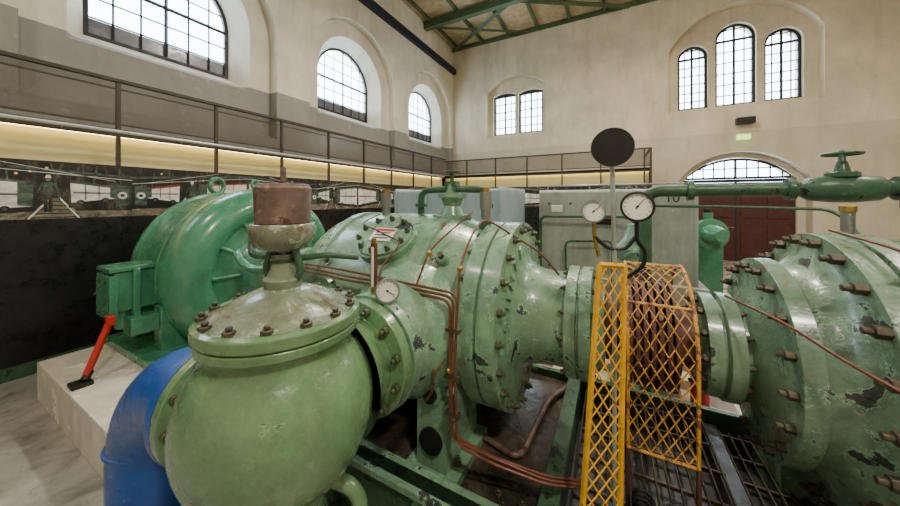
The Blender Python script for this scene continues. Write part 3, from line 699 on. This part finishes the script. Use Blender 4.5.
o.m(G_right).cyl((1.25,AY-.12,1.7),(1.25,AY-.12,1.82),.09); o.m(Steel).cyl((1.25,AY-.12,1.82),(1.25,AY-.12,1.9),.06); o.m(Brass).cyl((1.25,AY-.12,1.9),(1.25,AY-.12,1.93),.045)
o.m(GreySteel).cyl((1.32,AY+.1,1.7),(1.32,AY+.1,1.86),.08); o.m(Steel).cyl((1.32,AY+.1,1.86),(1.32,AY+.1,1.9),.095)
o.m(Rust).b2((1.38,1.95,1.72),(1.7,2.25,1.8)); o.m(G_dark).cyl((1.5,2.1,1.8),(1.5,2.1,1.87),.06)
o.m(Steel).cyl((1.05,AY+.1,1.7),(1.05,AY+.1,1.84),.025); o.m(Brass).cyl((1.05,AY+.1,1.84),(1.05,AY+.1,1.87),.03)
for q,n in (((.98,1.78,1.62),(-.1,-.6,.7)),((1.0,1.66,1.5),(-.1,-.8,.5))):
    q=V(q); n=V(n).normalized(); o.m(G_dark).cyl(q-n*.05,q+n*.05,.028,14); o.m(Brass).cyl(q+n*.05,q+n*.09,.016,10); o.cyl(q+n*.08-V((.04,0,0)),q+n*.08+V((.04,0,0)),.008,8)
o.m(Copper).tube(fillet([(.5,2.0,1.42),(.62,1.74,1.4),(.74,1.6,1.32),(.95,1.48,1.22),(1.15,1.45,1.2),(1.6,1.44,1.22)],.08),.006,8)
o.tube(fillet([(.9,2.1,1.76),(1.0,1.85,1.7),(1.1,1.62,1.52),(1.2,1.5,1.3),(1.2,1.45,.9)],.08),.007,8)
o.fin(.005)

# ---------------------------------------------------------------- overhead green pipe with gate valve
o=Ob('green_pipe_with_gate_valve').m(G_dark)
PY,PZ=3.06,1.975
o.tube(fillet([(.25,PY,.0),(.25,PY,PZ),(4.5,PY,PZ)],.12,8),.048,24)
o.cyl((4.45,PY,PZ),(4.45,PY,.0),.06,20)
for x in(.55,1.12,1.62,2.4): o.cyl((x-.02,PY,PZ),(x+.02,PY,PZ),.078,28)
o.lathe([(-.2,.05),(-.16,.08),(-.05,.092),(.05,.092),(.16,.08),(.2,.05)],(1.37,PY,PZ),(1,0,0),28)
o.lathe([(.0,.07),(.07,.06),(.08,.08),(.11,.08),(.115,.04),(.18,.025),(.19,.018),(.26,.014),(.26,0)],(1.37,PY,PZ),(0,0,1),24)
o.torus((1.37,PY,PZ+.235),(0,0,1),.085,.011,32,8)
for i in range(5):
    a=2*pi*i/5; o.tube([(1.37,PY,PZ+.235),(1.37+.08*math.cos(a),PY+.08*math.sin(a),PZ+.235)],.007,6)
o.m(BoltG).bolts((1.37,PY,PZ+.11),(0,0,1),.068,6,.008,.008,stud=False)
o.m(G_dark).tube(fillet([(.25,PY-.02,1.85),(.7,PY-.1,1.85),(1.25,PY-.2,1.84),(1.3,PY-.3,1.7),(1.3,PY-.45,1.6)],.08),.011,8)
o.fin(.003)

# ---------------------------------------------------------------- background machines
o=Ob('generator_housing').m(GreySteel)
def rr(hw,h,rad,n=8):
    pts=[(-hw,0)]
    for i in range(n+1):
        a=pi-pi/2*i/n; pts.append((-hw+rad+rad*math.cos(a),h-rad+rad*math.sin(a)))
    for i in range(n+1):
        a=pi/2-pi/2*i/n; pts.append((hw-rad+rad*math.cos(a),h-rad+rad*math.sin(a)))
    pts.append((hw,0)); return pts
def extr(o,pts,x0,x1,cy,z0):
    A=[o.bm.verts.new((x0,cy+a,z0+b)) for a,b in pts]; B=[o.bm.verts.new((x1,cy+a,z0+b)) for a,b in pts]
    n=len(A)
    for i in range(n): o.f([A[i],A[(i+1)%n],B[(i+1)%n],B[i]])
    o.f(A[::-1]); o.f(B)
extr(o,rr(.75,1.25,.05),-1.0,.95,5.6,.8)
for x in(-1.0,.45,.92): extr(o,rr(.77,1.27,.06),x,x+.035,5.6,.78)
o.b2((-1.1,4.75,.5),(1.05,6.45,.8)); o.m(G_dark).b2((-1.2,4.7,0),(1.1,6.5,.5))
o.m(Frame).text('10',.16,.003,MX((.69,4.845,1.92),(1,0,0),(0,0,1),(0,-1,0)))
o.m(Steel).b2((-.25,4.84,1.5),(.05,4.85,1.7)); o.m(Black).b2((-.2,4.835,1.55),(-.0,4.845,1.64))
for x in (-.85,-.55,-.15,.25): o.m(Bolt).bolts((x,4.85,.9),(0,-1,0),.0001,1,.02,.02); o.bolts((x,4.85,1.85),(0,-1,0),.0001,1,.02,.02)
o.m(G_dark).tube(fillet([(-.95,4.68,.0),(-.95,4.68,1.66),(.2,4.66,1.68),(.35,4.66,1.5),(.35,4.68,0)],.1),.022,10)
o.tube(fillet([(-.6,4.76,.85),(-.6,4.7,1.3),(.0,4.7,1.34),(.0,4.7,.5)],.08),.016,8)
o.m(Steel).tube([(-.9,5.0,2.12),(.85,5.0,2.12)],.014,8)
for x in (-.9,-.3,.3,.85): o.tube([(x,5.0,2.05),(x,5.0,2.12)],.01,6)
o.m(White).b2((-.82,4.84,1.72),(-.66,4.85,1.82)); o.m(Yellow).b2((.12,4.84,1.72),(.22,4.85,1.82))
o.fin(.006)
o=Ob('equipment_housing').m(BlueGrey)
extr(o,rr(.6,1.75,.04),-2.95,-1.25,4.35,.3)
for x in(-2.95,-2.4,-1.8,-1.29): extr(o,rr(.62,1.77,.05),x,x+.035,4.35,.3)
o.m(G_dark).b2((-3.0,3.7,0),(-1.2,5.0,.3)); o.fin(.008)
o=Ob('small_pump_unit').m(G_motor)
pc2=V((1.38,6.95,1.32))
o.lathe([(0,0),(0,.1),(.03,.17),(.08,.21),(.3,.22),(.31,.26),(.36,.26),(.37,.17),(.5,.15),(.62,.1),(.62,0)],pc2,(.3,-1,0),32)
for i in range(6): o.torus(pc2+V((.3,-1,0)).normalized()*(.1+.035*i),(.3,-1,0),.22,.008,28,6)
o.b2((1.28,6.6,.2),(1.63,7.0,1.15)); o.b2((1.18,6.55,0),(1.73,7.1,.2)); o.cyl((1.45,6.7,1.45),(1.45,6.7,1.68),.07); o.m(Black).cyl((1.45,6.7,1.68),(1.45,6.7,1.75),.05)
o.fin(.006)
o=Ob('pump_stand').m(G_sage)
o.b2((-.02,3.5,0),(.5,3.95,.35)); o.lathe([(0,.2),(.05,.2),(.05,.12),(.9,.1),(.95,.18),(1.05,.18),(1.15,.1),(1.3,.06),(1.3,0)],(.2,3.72,.35),(0,0,1),28)
o.cyl((.2,3.5,1.3),(.2,3.95,1.3),.09); o.m(BoltG).bolts((.2,3.72,1.4),(0,0,1),.15,8,.014,.015); o.fin(.005)

# ---------------------------------------------------------------- pit items
for (x,y,L,tl) in ((.13,1.70,.40,(0,0,1)),(.24,1.70,.38,(.06,0,1)),(.42,1.74,.36,(-.05,-.03,1)),(.52,1.78,.33,(.08,0,1))):
    o=Ob('coil_spring').m(Black); u,v,w=frame(V(tl)); n=220
    b0=V((x,y,.10)); o.tube([b0+w*L*i/n+(u*math.cos(i*.5)+v*math.sin(i*.5))*.042 for i in range(n+1)],.008,6)
    o.cyl(V((x,y,.08)),V((x,y,.10)),.055,16); o.fin()
o=Ob('fire_extinguisher').m(Red); o.lathe([(0,0),(0,.07),(.3,.07),(.36,.05),(.38,.02),(.42,.02),(.42,0)],(.72,3.6,0),(0,0,1),24); o.m(Black).box((.72,3.6,.44),(.03,.1,.03)).tube(fillet([(.72,3.64,.42),(.72,3.72,.35),(.74,3.68,.1)],.04),.012,8); o.fin()

def lamp(x,y,z,e,col=(1,.91,.78),size=.5,up=0):  # unseen hanging lamps above the view, added to light the hall
    o=Ob('added_pendant_lamp').m(Black); o.cyl((x,y,z+.3),(x,y,ZC-.01),.012,8)
    o.lathe([(.3,0),(.3,.06),(.2,.1),(.05,.3),(0,.33)],(x,y,z),(0,0,1),32); o.m(LampM).sph((x,y,z+.1),.08,16); o.fin()
    l=bpy.data.lights.new('added_lamp_light','AREA'); l.energy=e; l.size=size; l.shape='DISK'; l.color=col
    lo=bpy.data.objects.new('added_lamp_light',l); lo.location=(x,y,z-.06); bpy.context.collection.objects.link(lo)
    if up:
        l=bpy.data.lights.new('ceiling_fill_light','POINT'); l.energy=up; l.shadow_soft_size=.2; l.color=col  # fill point added beside the lamp to brighten the ceiling boards
        lo=bpy.data.objects.new('ceiling_fill_light',l); lo.location=(x+.5,y,z); bpy.context.collection.objects.link(lo)
for x,y,z,e,u in((1.8,-1.0,6.0,260,0),(-3.2,-1.5,6.9,90,0),(-1.5,4.6,7.0,270,90),(4.5,4.5,7.0,260,90),(0.8,7.8,7.4,200,60)):
    lamp(x,y,z,e,up=u)

w=bpy.data.worlds.new('World'); bpy.context.scene.world=w; w.use_nodes=True
nt=w.node_tree; bg=nt.nodes['Background']; bg.inputs[0].default_value=(.66,.83,1,1); bg.inputs[1].default_value=16.0
cam=bpy.data.cameras.new('camera'); co=bpy.data.objects.new('camera',cam); bpy.context.collection.objects.link(co)
co.location=(0,0,1.9); co.rotation_euler=(math.radians(90),0,math.radians(28)); cam.lens=305/900*36; cam.sensor_width=36; cam.shift_y=-53/900; cam.clip_start=.05
bpy.context.scene.camera=co
